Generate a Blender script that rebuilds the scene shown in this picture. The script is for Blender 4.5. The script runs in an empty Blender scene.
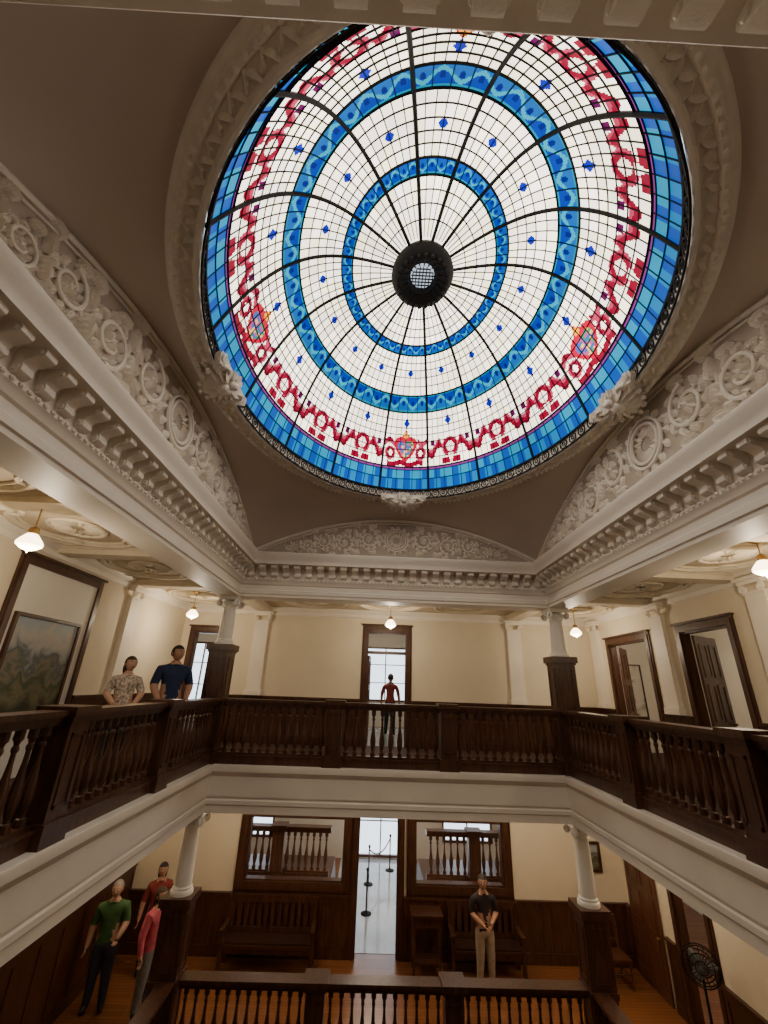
import bpy, math, random
from mathutils import Vector, Matrix
random.seed(7)
pi=math.pi; sin=math.sin; cos=math.cos
XC=.45; HW=3.35; YF=9.2; YN=.45; YC=(YF+YN)/2; HB=(YF-YN)/2
X0=XC-HW; X1=XC+HW
XL=-5.3; XR=6.2; YB=12.4; YK=-3.0; YE=18.3; XE0=-9.5; XE1=9.5
ZG=-4.13; ZL=-.5; ZU=3.45
COL=bpy.context.scene.collection
# ------------------------------------------------------------ materials
def nodes(name):
    m=bpy.data.materials.new(name); m.use_nodes=True
    nt=m.node_tree; b=nt.nodes['Principled BSDF']; return m,nt,b
def mat(name,col,rough=.6,var=.12,vs=3.0,bump=0,bs=30,emis=None,es=0,metal=0,stretch=None):
    m,nt,b=nodes(name)
    b.inputs['Roughness'].default_value=rough; b.inputs['Metallic'].default_value=metal
    tc=nt.nodes.new('ShaderNodeTexCoord'); mp=nt.nodes.new('ShaderNodeMapping')
    nt.links.new(tc.outputs['Object'],mp.inputs[0])
    if stretch: mp.inputs['Scale'].default_value=stretch
    n=nt.nodes.new('ShaderNodeTexNoise'); n.inputs['Scale'].default_value=vs; n.inputs['Detail'].default_value=5
    nt.links.new(mp.outputs[0],n.inputs['Vector'])
    r=nt.nodes.new('ShaderNodeValToRGB')
    a=[c*(1-var) for c in col]; d=[min(1,c*(1+var)) for c in col]
    r.color_ramp.elements[0].color=(*a,1); r.color_ramp.elements[1].color=(*d,1)
    r.color_ramp.elements[0].position=.3; r.color_ramp.elements[1].position=.7
    nt.links.new(n.outputs['Fac'],r.inputs[0]); nt.links.new(r.outputs[0],b.inputs['Base Color'])
    if bump:
        n2=nt.nodes.new('ShaderNodeTexNoise'); n2.inputs['Scale'].default_value=bs
        nt.links.new(mp.outputs[0],n2.inputs['Vector'])
        bp=nt.nodes.new('ShaderNodeBump'); bp.inputs['Strength'].default_value=bump; bp.inputs['Distance'].default_value=.02
        nt.links.new(n2.outputs['Fac'],bp.inputs['Height']); nt.links.new(bp.outputs[0],b.inputs['Normal'])
    if emis:
        b.inputs['Emission Color'].default_value=(*emis,1); b.inputs['Emission Strength'].default_value=es
    return m
M={}
M['trim']=mat('cream_plaster_trim',(.90,.83,.72),.5,.03,2,.08,40)
M['orn']=mat('plaster_ornament',(.90,.84,.73),.55,.04,9,.12,60)
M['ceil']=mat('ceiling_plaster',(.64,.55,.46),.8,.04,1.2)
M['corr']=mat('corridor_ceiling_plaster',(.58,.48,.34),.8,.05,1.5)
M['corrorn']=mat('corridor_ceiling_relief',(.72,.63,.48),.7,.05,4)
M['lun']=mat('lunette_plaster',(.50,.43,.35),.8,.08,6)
M['wall']=mat('warm_wall_paint',(.80,.71,.54),.7,.04,1.5)
M['white']=mat('white_paint',(.86,.83,.76),.6,.03,2)
M['wood']=mat('dark_oak',(.070,.027,.013),.34,.45,3,.1,30,stretch=(6,6,.8))
M['woodr']=mat('red_oak',(.11,.042,.020),.3,.4,3,.1,30,stretch=(6,6,.8))
M['black']=mat('black_iron',(.008,.0075,.007),.85,.2)
M['lead']=mat('lead_came',(.012,.011,.010),.85,.2)
M['brass']=mat('aged_brass',(.45,.30,.12),.35,.1,metal=.9)
M['grey']=mat('grey_enamel',(.30,.31,.32),.4,.05)
M['lamp']=mat('lamp_glass',(1,.85,.6),.3,.02,emis=(1,.76,.46),es=8)
M['leather']=mat('dark_leather',(.035,.016,.010),.4,.1)
M['carpet']=mat('dark_runner_carpet',(.055,.024,.014),.8,.25,5)
M['floorsheen']=mat('pale_floor_sheen',(.45,.48,.53),.12,.1,2)  # pale blue-grey puts daylight reflected off the floor into the colour
def floormat():
    m,nt,b=nodes('hardwood_floor')
    tc=nt.nodes.new('ShaderNodeTexCoord'); br=nt.nodes.new('ShaderNodeTexBrick')
    mp=nt.nodes.new('ShaderNodeMapping')
    nt.links.new(tc.outputs['Object'],mp.inputs[0]); nt.links.new(mp.outputs[0],br.inputs['Vector'])
    br.inputs['Color1'].default_value=(.27,.105,.038,1); br.inputs['Color2'].default_value=(.22,.082,.028,1)
    br.inputs['Mortar'].default_value=(.10,.036,.013,1); br.inputs['Scale'].default_value=1
    br.inputs['Brick Width'].default_value=1.4; br.inputs['Row Height'].default_value=.09; br.inputs['Mortar Size'].default_value=.003
    nt.links.new(br.outputs[0],b.inputs['Base Color']); b.inputs['Roughness'].default_value=.25
    return m
M['floor']=floormat()
# ------------------------------------------------------------ mesh builder
class MB:
    def __init__(s): s.V=[];s.F=[];s.M=[]
    def add(s,v,f,m=0):
        o=len(s.V); s.V+= [tuple(p) for p in v]; s.F+=[tuple(i+o for i in q) for q in f]
        s.M+=[m]*len(f)
    def box(s,x0,x1,y0,y1,z0,z1,m=0):
        s.add([(x0,y0,z0),(x1,y0,z0),(x1,y1,z0),(x0,y1,z0),(x0,y0,z1),(x1,y0,z1),(x1,y1,z1),(x0,y1,z1)],
          [(0,3,2,1),(4,5,6,7),(0,1,5,4),(1,2,6,5),(2,3,7,6),(3,0,4,7)],m)
    def lathe(s,prof,cx,cy,cz=0,n=12,m=0,sx=1,sy=1):
        v=[(cx+sx*r*cos(2*pi*k/n),cy+sy*r*sin(2*pi*k/n),cz+z) for r,z in prof for k in range(n)]
        f=[(i*n+k,i*n+(k+1)%n,(i+1)*n+(k+1)%n,(i+1)*n+k) for i in range(len(prof)-1) for k in range(n)]
        f.append(tuple(range(n-1,-1,-1))); f.append(tuple((len(prof)-1)*n+k for k in range(n)))
        s.add(v,f,m)
    def tube(s,pts,r,n=6,m=0,closed=False):
        pts=[Vector(p) for p in pts]; N=len(pts)
        if not hasattr(r,'__len__'): r=[r]*N
        v=[]; prev=None
        for i,p in enumerate(pts):
            if closed: t=pts[(i+1)%N]-pts[i-1]
            else: t=pts[min(i+1,N-1)]-pts[max(i-1,0)]
            if t.length<1e-9: t=Vector((0,0,1))
            t.normalize()
            if prev is None:
                a=Vector((0,0,1)) if abs(t.z)<.9 else Vector((1,0,0))
                nn=(a-t*a.dot(t)).normalized()
            else:
                nn=prev-t*prev.dot(t)
                nn=nn.normalized() if nn.length>1e-6 else prev
            prev=nn; bb=t.cross(nn)
            for k in range(n):
                a=2*pi*(k+.5)/n
                v.append(p+(nn*cos(a)+bb*sin(a))*r[i])
        f=[]
        for i in range(N if closed else N-1):
            j=(i+1)%N
            for k in range(n): f.append((i*n+k,i*n+(k+1)%n,j*n+(k+1)%n,j*n+k))
        if not closed:
            f.append(tuple(range(n-1,-1,-1))); f.append(tuple((N-1)*n+k for k in range(n)))
        s.add(v,f,m)
    def ell(s,c,r,n=12,m=0,fn=None,keep=None,rings=8):
        v=[];f=[]
        for i in range(rings+1):
            ph=pi*i/rings
            for k in range(n):
                th=2*pi*k/n
                u=(sin(ph)*cos(th),sin(ph)*sin(th),cos(ph))
                if fn: u=fn(u)
                v.append((c[0]+r[0]*u[0],c[1]+r[1]*u[1],c[2]+r[2]*u[2]))
        for i in range(rings):
            for k in range(n):
                q=(i*n+k,i*n+(k+1)%n,(i+1)*n+(k+1)%n,(i+1)*n+k)
                if keep:
                    cc=[sum(v[j][a] for j in q)/4 for a in range(3)]
                    if not keep(cc): continue
                f.append(q[::-1])
        s.add(v,f,m)
    def rect(s,prof,x0,x1,y0,y1,m=0):
        v=[]
        for d,z in prof: v+=[(x0-d,y0-d,z),(x1+d,y0-d,z),(x1+d,y1+d,z),(x0-d,y1+d,z)]
        f=[(i*4+k,i*4+(k+1)%4,(i+1)*4+(k+1)%4,(i+1)*4+k) for i in range(len(prof)-1) for k in range(4)]
        s.add(v,f,m)
    def oval(s,prof,cx,cy,rx,ry,n=128,m=0):
        v=[(cx+(rx+o)*cos(2*pi*k/n),cy+(ry+o)*sin(2*pi*k/n),z) for o,z in prof for k in range(n)]
        f=[(i*n+k,i*n+(k+1)%n,(i+1)*n+(k+1)%n,(i+1)*n+k) for i in range(len(prof)-1) for k in range(n)]
        s.add(v,f,m)
    def obj(s,name,mats,parent=None,smooth=35):
        me=bpy.data.meshes.new(name); me.from_pydata(s.V,[],s.F); 
        for x in mats: me.materials.append(M[x] if isinstance(x,str) else x)
        me.polygons.foreach_set('material_index',s.M)
        if smooth:
            me.polygons.foreach_set('use_smooth',[True]*len(me.polygons))
            me.update(); me.set_sharp_from_angle(angle=math.radians(smooth))
        me.update()
        o=bpy.data.objects.new(name,me); COL.objects.link(o)
        if parent: o.parent=parent
        return o
def empty(name,loc=(0,0,0),rz=0):
    e=bpy.data.objects.new(name,None); COL.objects.link(e); e.location=loc; e.rotation_euler=(0,0,rz); e.empty_display_size=.2; return e
# ------------------------------------------------------------ room shell
def slab(name,x0,x1,y0,y1,z0,z1,hx0,hx1,hy0,hy1,mats,top=0,bot=0):
    mb=MB()
    for a in [(x0,x1,y0,hy0),(x0,x1,hy1,y1),(x0,hx0,hy0,hy1),(hx1,x1,hy0,hy1)]:
        mb.box(*a,z0,z1,0)
        mb.M[-6]=bot; mb.M[-5]=top
    return mb.obj(name,mats,smooth=0)
slab('floor_ground',XE0,XE1,YK-.15,YE,ZG-.3,ZG,X0,X1,YN,YF,['trim','floor','ceil'],1,0)
slab('floor_upper',XE0,XE1,YK-.15,YE,ZL,0,X0+.02,X1-.02,YN+.02,YF-.02,['trim','carpet'],1,0)
slab('ceiling_corridor',XE0,XE1,YK-.15,YE,ZU,ZU+.2,X0-.3,X1+.3,YN-.3,YF+.3,['corr','wall'],0,0)
mb=MB(); mb.box(XE0,XE1,YK-.15,YE,-8.2,-8); mb.obj('floor_basement',['floor'],smooth=0)
mb=MB(); mb.box(-.75,1.55,12.62,YE-.01,ZG+.002,ZG+.006); mb.obj('floor_hall_sheen',['floorsheen'],smooth=0)  # thin strip over the hardwood, painted as bright reflections beyond the doorway
mb=MB(); mb.box(-1.5,2.5,12.62,YE-.01,.002,.006); mb.obj('floor_upper_hall',['floorsheen'],smooth=0)
def wall(name,axis,c0,c1,a0,a1,z0,z1,ops=(),m='wall'):
    mb=MB()
    def bx(p,q,r,t):
        if q-p<1e-4 or t-r<1e-4: return
        if axis=='y': mb.box(p,q,c0,c1,r,t)
        else: mb.box(c0,c1,p,q,r,t)
    cur=a0
    for (p,q,r,t) in sorted(ops):
        bx(cur,p,z0,z1); bx(p,q,z0,r); bx(p,q,t,z1); cur=q
    bx(cur,a1,z0,z1)
    return mb.obj(name,[m],smooth=0)
UD=(-.12,.98,0,2.9); LD=(-4.95,-4.25,0,2.7)
GD=(-.12,.85,ZG,-1.25); GW1=(-2.75,-.45,-2.8,-1.55); GW2=(1.25,3.35,-2.8,-1.55)
RD1=(9.75,11.35,0,2.65); RD2=(7.38,8.6,0,2.65); RG=(9.6,10.5,ZG,-1.5)
wall('wall_far_upper','y',YB,YB+.2,XL-.15,XR+.15,0,ZU,[UD,LD])
wall('wall_far_ground','y',YB,YB+.2,XL-.15,XR+.15,ZG,ZL,[GD,GW1,GW2])
wall('wall_left_upper','x',XL-.15,XL,YK,YB,0,ZU)
wall('wall_left_ground','x',XL-.15,XL,YK,YB,ZG,ZL)
wall('wall_right_upper','x',XR,XR+.15,YK,YB,0,ZU,[RD1,RD2])
wall('wall_right_ground','x',XR,XR+.15,YK,YB,ZG,ZL,[RG])
wall('wall_near','y',YK-.15,YK,XE0,XE1,-8,ZU)
wall('wall_outer_left','x',XE0-.15,XE0,YK,YE,-8,ZU,m='white')
wall('wall_outer_right','x',XE1,XE1+.15,YK,YE,-8,ZU,m='white')
WU=[(-7.6,-6.0,.5,2.9),(-.5,1.7,.9,2.95),(3.5,5,.6,2.8)]
WG=[(-5,-3.2,-3.6,-1.2),(-.3,1.5,ZG+.05,-.9),(2.8,4.6,-3.6,-1.2)]
wall('wall_exterior_upper','y',YE,YE+.2,XE0,XE1,0,ZU,WU,m='white')
wall('wall_exterior_ground','y',YE,YE+.2,XE0,XE1,-8,0,WG,m='white')
n=0
for (a,b,c,d) in WU+WG:
    n+=1; mb=MB(); y0=YE-.02; y1=YE+.08; w=.07
    mb.box(a,a+w,y0,y1,c,d); mb.box(b-w,b,y0,y1,c,d); mb.box(a+w,b-w,y0,y1,c,c+w); mb.box(a+w,b-w,y0,y1,d-w,d)
    mb.box((a+b)/2-.02,(a+b)/2+.02,y0,y1,c+w,d-w)
    for k in (1,2): z=c+(d-c)*k/3; mb.box(a+w,b-w,y0+.02,y1-.02,z-.015,z+.015)
    mb.obj('window_%d'%n,['woodr'],smooth=0)
# ------------------------------------------------------------ cornice and slab fascia
mb=MB()
mb.rect([(.5,ZU+.1),(.5,3.17),(.48,3.15),(0,3.15),(0,3.2),(-.025,3.215),(-.025,3.29),(0,3.31),(0,3.4),(-.03,3.42),(-.045,3.46),(-.08,3.5),(-.08,3.55),(-.06,3.56),(-.06,3.78),
  (-.09,3.80),(-.34,3.80),(-.34,3.815),(-.35,3.87),(-.36,3.89),(-.375,3.93),(-.40,3.97),(-.405,4.03),(-.39,4.05),(-.3,4.06),(-.18,4.03)],X0,X1,YN,YF)
cor=mb.obj('trim_cornice',['trim'])
def bracket(mb,px,py,dx,dy):
    sx,sy=-dy,dx
    prof=[(.0,3.56),(.03,3.555),(.06,3.565),(.085,3.59),(.09,3.62),(.08,3.65),(.10,3.68),(.15,3.70),(.20,3.715),(.225,3.735),(.23,3.76),(.225,3.78),(.21,3.80),(0,3.80)]
    w=.06; v=[];N=len(prof)
    for sgn in (-1,1):
        for o,z in prof: v.append((px+dx*o+sx*w*sgn,py+dy*o+sy*w*sgn,z))
    f=[tuple(range(N)),tuple(range(2*N-1,N-1,-1))]+[(i,i+N,(i+1)%N+N,(i+1)%N) for i in range(N)]
    mb.add(v,f)
    for sgn in(-1,1):
        for (o,z,r) in [(.045,3.61,.035),(.185,3.755,.025)]:
            c=Vector((px+dx*o+sx*w*sgn,py+dy*o+sy*w*sgn,z))
            mb.ell(c,(r if dx else .018, r if dy else .018, r),8,0,rings=4)
mb=MB(); sp=.25
nx=int((2*HW-.2)/sp); ny=int((2*HB-.2)/sp)
for k in range(nx):
    x=XC+(k-(nx-1)/2)*sp
    bracket(mb,x,YF-.06,0,-1); bracket(mb,x,YN+.06,0,1)
for k in range(ny):
    y=YC+(k-(ny-1)/2)*sp
    bracket(mb,X0+.06,y,1,0); bracket(mb,X1-.06,y,-1,0)
for k in range(int(2*HW/.09)):
    x=X0+.06+k*.09
    for y in (YF-.085,YN+.085): mb.ell((x,y,3.525),(.032,.02,.022),6,0,rings=4)
for k in range(int(2*HB/.09)):
    y=YN+.06+k*.09
    for x in (X0+.085,X1-.085): mb.ell((x,y,3.525),(.02,.032,.022),6,0,rings=4)
mb.obj('trim_modillions',['orn'])
mb=MB()
mb.rect([(.5,ZL),(.5,-.74),(.48,-.76),(0,-.76),(0,-.64),(-.02,-.62),(-.02,-.56),(0,-.54),(0,-.2),(-.02,-.18),(-.05,-.13),(-.08,-.10),(-.09,-.03),(-.085,0),(-.08,.005),(.1,.005)],X0,X1,YN,YF)
mb.obj('trim_balcony_fascia',['trim'])
mb=MB()
mb.rect([(.3,ZG-.28),(0,ZG-.5),(0,ZG-.05),(-.06,ZG-.03),(-.06,ZG+.004),(.1,ZG+.005)],X0,X1,YN,YF)
mb.obj('trim_ground_opening',['wood'])
# ------------------------------------------------------------ vaulted ceiling with pendentives
A=HW-.2; B=HB-.2
XD=.53; YD=4.57; RX=2.65; RY=3.50
ZD=5.30; RISE=1.98; PW=3.9
ZB=4.03; ZS=4.14; ZAS=5.24; ZAF=4.98
def arch_side(y): return ZS+(ZAS-ZS)*(1-(y/B)**2)
def arch_far(x): return ZS+(ZAF-ZS)*(1-(x/A)**2)
mb=MB(); N=192; R=10; v=[]
for k in range(N):
    th=2*pi*k/N; c,s_=cos(th),sin(th); mx=max(abs(c),abs(s_))
    px,py=A*c/mx,B*s_/mx
    pz=arch_side(py) if abs(c)>=abs(s_)-1e-9 else arch_far(px)
    qx,qy,qz=XD-XC+(RX+.31)*c,YD-YC+(RY+.31)*s_,5.17
    for i in range(R+1):
        t=i/R; v.append((XC+px+(qx-px)*t,YC+py+(qy-py)*t,pz+(qz-pz)*t+.25*t*(1-t)*(abs(sin(2*th))**2)))
f=[(k*(R+1)+i,((k+1)%N)*(R+1)+i,((k+1)%N)*(R+1)+i+1,k*(R+1)+i+1) for k in range(N) for i in range(R)]
mb.add(v,f); mb.obj('ceiling',['ceil'],smooth=60)
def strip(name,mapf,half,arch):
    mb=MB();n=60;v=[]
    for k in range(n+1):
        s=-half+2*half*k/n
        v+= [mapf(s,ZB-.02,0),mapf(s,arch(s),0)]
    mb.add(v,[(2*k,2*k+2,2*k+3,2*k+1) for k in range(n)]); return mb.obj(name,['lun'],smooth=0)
maps={'left':(lambda s,t,d:(XC-A+d,YC+s,t),B,arch_side),'right':(lambda s,t,d:(XC+A-d,YC+s,t),B,arch_side),
      'far':(lambda s,t,d:(XC+s,YC+B-d,t),A,arch_far),'near':(lambda s,t,d:(XC+s,YC-B+d,t),A,arch_far)}
def leaf(mb,mapf,s,t,ang,L,W,D,curl=0,m=0,base=0.):
    st=6; v=[]
    ca=ang
    x,y=s,t
    for i in range(st):
        u=i/(st-1); w=W*(sin(pi*min(.97,u*.85+.12))**.8)
        dx,dy=cos(ca),sin(ca)
        v+=[mapf(x-dy*w,y+dx*w,base),mapf(x,y,base+D*(.5+.5*sin(pi*u))),mapf(x+dy*w,y-dx*w,base)]
        x+=dx*L/(st-1); y+=dy*L/(st-1); ca+=curl/(st-1)
    f=[]
    for i in range(st-1): f+=[(3*i,3*i+1,3*i+4,3*i+3),(3*i+1,3*i+2,3*i+5,3*i+4)]
    mb.add(v,f,m)
def acan(mb,mapf,s,t,ang,L,W,D,curl=0):
    leaf(mb,mapf,s,t,ang,L,W*.5,D,curl)
    for q in (0.05,.25,.45,.65):
        a=ang+curl*q*.5; x=s+cos(a)*L*q; y=t+sin(a)*L*q
        for sg in (-1,1):
            leaf(mb,mapf,x,y,a+sg*.85,L*(.42-.25*q),W*.32,D*.8,curl=-sg*.6+curl*.4)
def scroll(mb,mapf,cs,ct,R,d,flip):
    pts=[];rr=[]
    for k in range(22):
        a=flip*(pi*.5)+d*k*.36; r=R*(1-.66*k/21)
        pts.append(mapf(cs+r*cos(a),ct+r*sin(a),.03)); rr.append(R*(.10-.04*k/21))
    mb.tube(pts,rr,6)
    for k in range(10):
        a=flip*(pi*.5)+d*k*.60; r=R*(1-.32*k/10)
        acan(mb,mapf,cs+r*cos(a),ct+r*sin(a),a+d*.8,R*.60,R*.32,R*.19,curl=d*1.0)
        leaf(mb,mapf,cs+r*.86*cos(a),ct+r*.86*sin(a),a+pi-d*.8,R*.36,R*.12,R*.17,curl=-d*.8)
    for k in range(8):
        a=k*pi/4; leaf(mb,mapf,cs,ct,a,R*.42,R*.13,R*.22)
    mb.ell(mapf(cs,ct,R*.14),(R*.12,R*.12,R*.12),6,0,rings=4)
for nm,(mf,half,arch) in maps.items():
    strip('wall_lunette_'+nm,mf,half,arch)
    mb=MB()
    for off,r in ((.04,.035),(.11,.014)):
        pts=[]
        for k in range(61):
            s=-half+.03+(2*half-.06)*k/60; pts.append(mf(s,max(ZB+.03,arch(s)-off),.012))
        mb.tube(pts,r,6)
    zb=ZB+.06
    hh=lambda s:arch(s)-.13-zb
    h0=hh(0); rm=h0*.34; cm=zb+h0*.5
    for r in (rm,rm*.8): mb.tube([mf(r*cos(2*pi*k/24),cm+r*sin(2*pi*k/24),.04) for k in range(24)],rm*.07,6,closed=True)
    for k in range(16): leaf(mb,mf,rm*.3*cos(k*pi/8),cm+rm*.3*sin(k*pi/8),k*pi/8,rm*.5,rm*.1,.06)
    for k in range(14): leaf(mb,mf,rm*cos(k*pi/7),cm+rm*sin(k*pi/7),k*pi/7+.4,rm*.42,rm*.16,.06,.8)
    for sg in (-1,1):
        s=rm*1.25; i=0
        while True:
            R=.40*hh(s+.3*half/3)
            if R<.05: break
            s2=s+R; h=hh(s2); R=min(R,.40*h)
            if s2>half-.1 or R<.045: break
            up=1 if i%2==0 else -1
            ct=zb+h*.5+(.05*h*up)
            scroll(mb,mf,sg*s2,ct,R*.80,sg*up,up)
            for q in (-1,1):
                b0=0 if sg>0 else pi
                acan(mb,mf,sg*(s2+R*.7),ct+q*h*.40,b0+q*sg*.5,R*.75,R*.42,.08,curl=-q*sg*1.0)
                acan(mb,mf,sg*(s2-R*.6),ct+q*h*.42,b0+q*sg*.2,R*.7,R*.38,.08,curl=-q*sg*.5)
                acan(mb,mf,sg*(s2+R*1.0),ct+q*h*.02,(pi/2)*q,R*.75,R*.32,.09,curl=.5)
            s=s2+R*1.0; i+=1
    mb.obj('trim_scrollwork_'+nm,['orn'],smooth=50)
# ------------------------------------------------------------ dome
dome=empty('stained_glass_dome')
def dp(th,r,off=0):
    return Vector((XD+(RX*r)*cos(th),YD+(RY*r)*sin(th),ZD+RISE*(1-r**PW)-off))
NP=16; SUB=56
def hsh(a,b): 
    x=sin(a*127.1+b*311.7)*43758.5453; return x-math.floor(x)
CR=(1.0,.89,.69)
rings=[.18,.24,.30,.35,.40,.46,.505,.545,.585,.63,.675,.75,.78,.81,.835,.86,.885,.91,.938,.946,.97,1.0]
def inheart(x,y): 
    q=x*x+y*y-1; return q*q*q-x*x*y*y*y<0
CRIM=(.12,.0,.010); PINK=(.24,.02,.045); PURP=(.05,.0,.03)
def glasscol(pn,s,r):
    W=1.21*r
    x=s*W
    heart=(pn%4==0)
    for (a,b,ph,c1,c2) in ((.40,.46,2,(.0,.018,.15),(.0,.03,.17)),(.675,.75,2,(.0,.014,.14),(.0,.045,.17))):
        if a<=r<b:
            t=(r-a)/(b-a)
            if t<.12 or t>.88: return (.0,.09,.14)
            ss=(s*ph)%1-.5
            w=.5+.27*sin(2*pi*ss)
            if abs(t-w)<(.10 if a>.5 else .08): return (.005,.15,.21)
            if (abs(ss)-.25)**2*16+(t-.5)**2*5<.10: return (.0,.003,.07)
            return c1 if t<w else c2
    if r>=.97: return (.0,.025,.14) if int((s+.5)*8)%2 else (.0,.07,.17)
    if .946<=r<.97: return (.0,.11,.19) if int((s+.5)*8)%3 else (.0,.03,.16)
    if .938<=r<.946: return (.09,.015,.09)
    for rr,sz in ((.565,.085),(.795,.085)):
        y=(r-rr)*4.3
        if abs(x)/.85+abs(y)/1.1<sz: return (.0,.006,.19)
    y=-(r-.888)*5.8
    if not heart:
        rad=math.hypot(x,y-.01)
        if .09<rad<.19 and not(y<-.11 and abs(x)<.05): return CRIM if rad<.155 else PINK
        if rad<=.09: return (CR[0]*.8,CR[1]*.7,CR[2]*.75)
        if abs(x)>.15 and abs(y)<.26:
            ax=abs(x)-.15
            w=.10*sin(2*pi*ax/.42+.1)-.05*(ax<.05)
            if abs(y-w)<.085: return CRIM if -.085<y-w<.03 else PINK
            if .20<ax<.30 and abs(y-.12)<.06: return PURP
        if abs(x)<.22 and -.27<y<-.17 and abs(x)>.03: return CRIM
    else:
        hx,hy=x/.235,(y+.01)/.215
        if inheart(hx,hy):
            if inheart(hx*1.45,hy*1.45-.05):
                k=hsh(int(x*22+50),int(y*22+50)); return ((.01,.13,.06),(.22,.04,.12),(.02,.06,.18),(.45,.28,.08))[int(k*4)]
            return (.26,.0,.015)
        if abs(x)<.13 and .20<y<.40-abs(x)*1.4: return (.60,.20,.01) if abs(x)<.06 and y<.34 else (.26,.01,.01)
        rad=math.hypot(abs(x)-.37,y+.06)
        if .05<rad<.13: return CRIM if rad<.10 else PINK
        if abs(y+.24-.02*sin(x*14))<.045 and abs(x)<.45: return CRIM
        if abs(x)>.27 and abs(y-.14-.04*sin(x*20))<.06: return CRIM if y>.14 else PINK
    nc=4 if r<.4 else (6 if r<.675 else 8)
    ri=sum(1 for q in rings if q<r)
    k=hsh(int((s+.5)*nc)+pn*13,ri*7+1)
    k2=.76+.26*k
    return (CR[0]*k2,CR[1]*k2*(.98+.04*hsh(pn,ri)),CR[2]*k2*(.88+.30*hsh(ri+5,pn*3+int((s+.5)*nc))))
NR=190; v=[];f=[];cols=[]
NT=NP*SUB
def rr_(i): 
    u=i/NR; return .12+.88*(u*1.3-.3*u*u)
for i in range(NR+1):
    r=rr_(i)
    for k in range(NT):
        th=pi/2+2*pi*(k/NT)-pi/NP
        v.append(tuple(dp(th,r)))
for i in range(NR):
    r=rr_(i+.5)
    for k in range(NT):
        f.append((i*NT+k,(i+1)*NT+k,(i+1)*NT+(k+1)%NT,i*NT+(k+1)%NT))
        cols.append(glasscol(k//SUB,((k%SUB)+.5)/SUB-.5,r))
me=bpy.data.meshes.new('glass'); me.from_pydata(v,[],f)
ca=me.color_attributes.new('Col','FLOAT_COLOR','CORNER')
buf=[]
for c in cols: buf+= [c[0],c[1],c[2],1]*4
ca.data.foreach_set('color',buf); me.polygons.foreach_set('use_smooth',[True]*len(f)); me.update()
m,nt,b=nodes('stained_glass')
at=nt.nodes.new('ShaderNodeAttribute'); at.attribute_name='Col'
no=nt.nodes.new('ShaderNodeTexNoise'); no.inputs['Scale'].default_value=.55; no.inputs['Detail'].default_value=4
tc=nt.nodes.new('ShaderNodeTexCoord'); nt.links.new(tc.outputs['Object'],no.inputs['Vector'])
mr=nt.nodes.new('ShaderNodeMapRange'); mr.inputs[1].default_value=.3; mr.inputs[2].default_value=.7; mr.inputs[3].default_value=3.1; mr.inputs[4].default_value=4.9
nt.links.new(no.outputs['Fac'],mr.inputs[0]); nt.links.new(mr.outputs[0],b.inputs['Emission Strength'])
nt.links.new(at.outputs['Color'],b.inputs['Emission Color'])
mx=nt.nodes.new('ShaderNodeMix'); mx.data_type='RGBA'; mx.blend_type='MULTIPLY'; mx.inputs[0].default_value=1
nt.links.new(at.outputs['Color'],mx.inputs[6]); mx.inputs[7].default_value=(.3,.3,.3,1); nt.links.new(mx.outputs[2],b.inputs['Base Color'])
b.inputs['Roughness'].default_value=.6; b.inputs['Specular IOR Level'].default_value=.15
me.materials.append(m)
go=bpy.data.objects.new('glass',me); COL.objects.link(go); go.parent=dome
mb=MB()
for r in rings[1:]:
    mb.tube([dp(2*pi*k/160,r,.012) for k in range(160)],.009 if r not in(.40,.46,.675,.75,.938) else .016,4,closed=True)
for p in range(NP):
    t0=pi/2+2*pi*p/NP-pi/NP
    for (ra,rb,nc) in ((.17,.40,4),(.46,.675,6),(.75,.938,8),(.40,.46,4),(.675,.75,4),(.938,1.0,6)):
        for c in range(1,nc):
            th=t0+2*pi/NP*c/nc
            mb.tube([dp(th,ra+(rb-ra)*q/8,.010) for q in range(9)],.0075,4)
mb.obj('lead_cames',['lead'],dome)
mb=MB()
for p in range(NP):
    th=pi/2+2*pi*p/NP-pi/NP
    mb.tube([dp(th,.12+.88*q/36,.022) for q in range(37)],.024,6)
mb.oval([(-.01,ZD+.02),(-.04,ZD-.01),(-.03,ZD-.03),(0,ZD-.02)],XD,YD,RX,RY,128)
mb.obj('iron_ribs',['black'],dome)
mb=MB(); n=150; ZT=ZD-.02; ZO=ZD-.20
for z in (ZT,ZO): mb.tube([(XD+(RX-.02)*cos(2*pi*k/n),YD+(RY-.02)*sin(2*pi*k/n),z) for k in range(n)],.014,4,closed=True)
NC=100
for k in range(NC):
    th=2*pi*k/NC; cx,cy=XD+(RX-.02)*cos(th),YD+(RY-.02)*sin(th)
    tx,ty=-RX*sin(th),RY*cos(th); l=math.hypot(tx,ty); tx/=l;ty/=l
    mb.tube([(cx+tx*.075*cos(a),cy+ty*.075*cos(a),ZD-.11+.078*sin(a)) for a in [2*pi*j/12 for j in range(12)]],.011,4,closed=True)
    mb.tube([(cx+tx*.03*cos(a),cy+ty*.03*cos(a),ZD-.11+.03*sin(a)) for a in [2*pi*j/6 for j in range(6)]],.009,4,closed=True)
mb.obj('grille_band',['black'],dome)
mb=MB(); zt=ZD+RISE
mb.lathe([(.03,.02),(.20,.02),(.22,-.05),(.29,-.10),(.34,-.12),(.40,-.10),(.45,-.05),(.47,.0),(.46,.06)],XD,YD,zt-.05,40,0,1,1.18)
for k in range(24):
    a=2*pi*k/24; mb.ell((XD+.38*cos(a),YD+.45*sin(a),zt-.18),(.028,.028,.028),6,0,rings=4)
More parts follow.
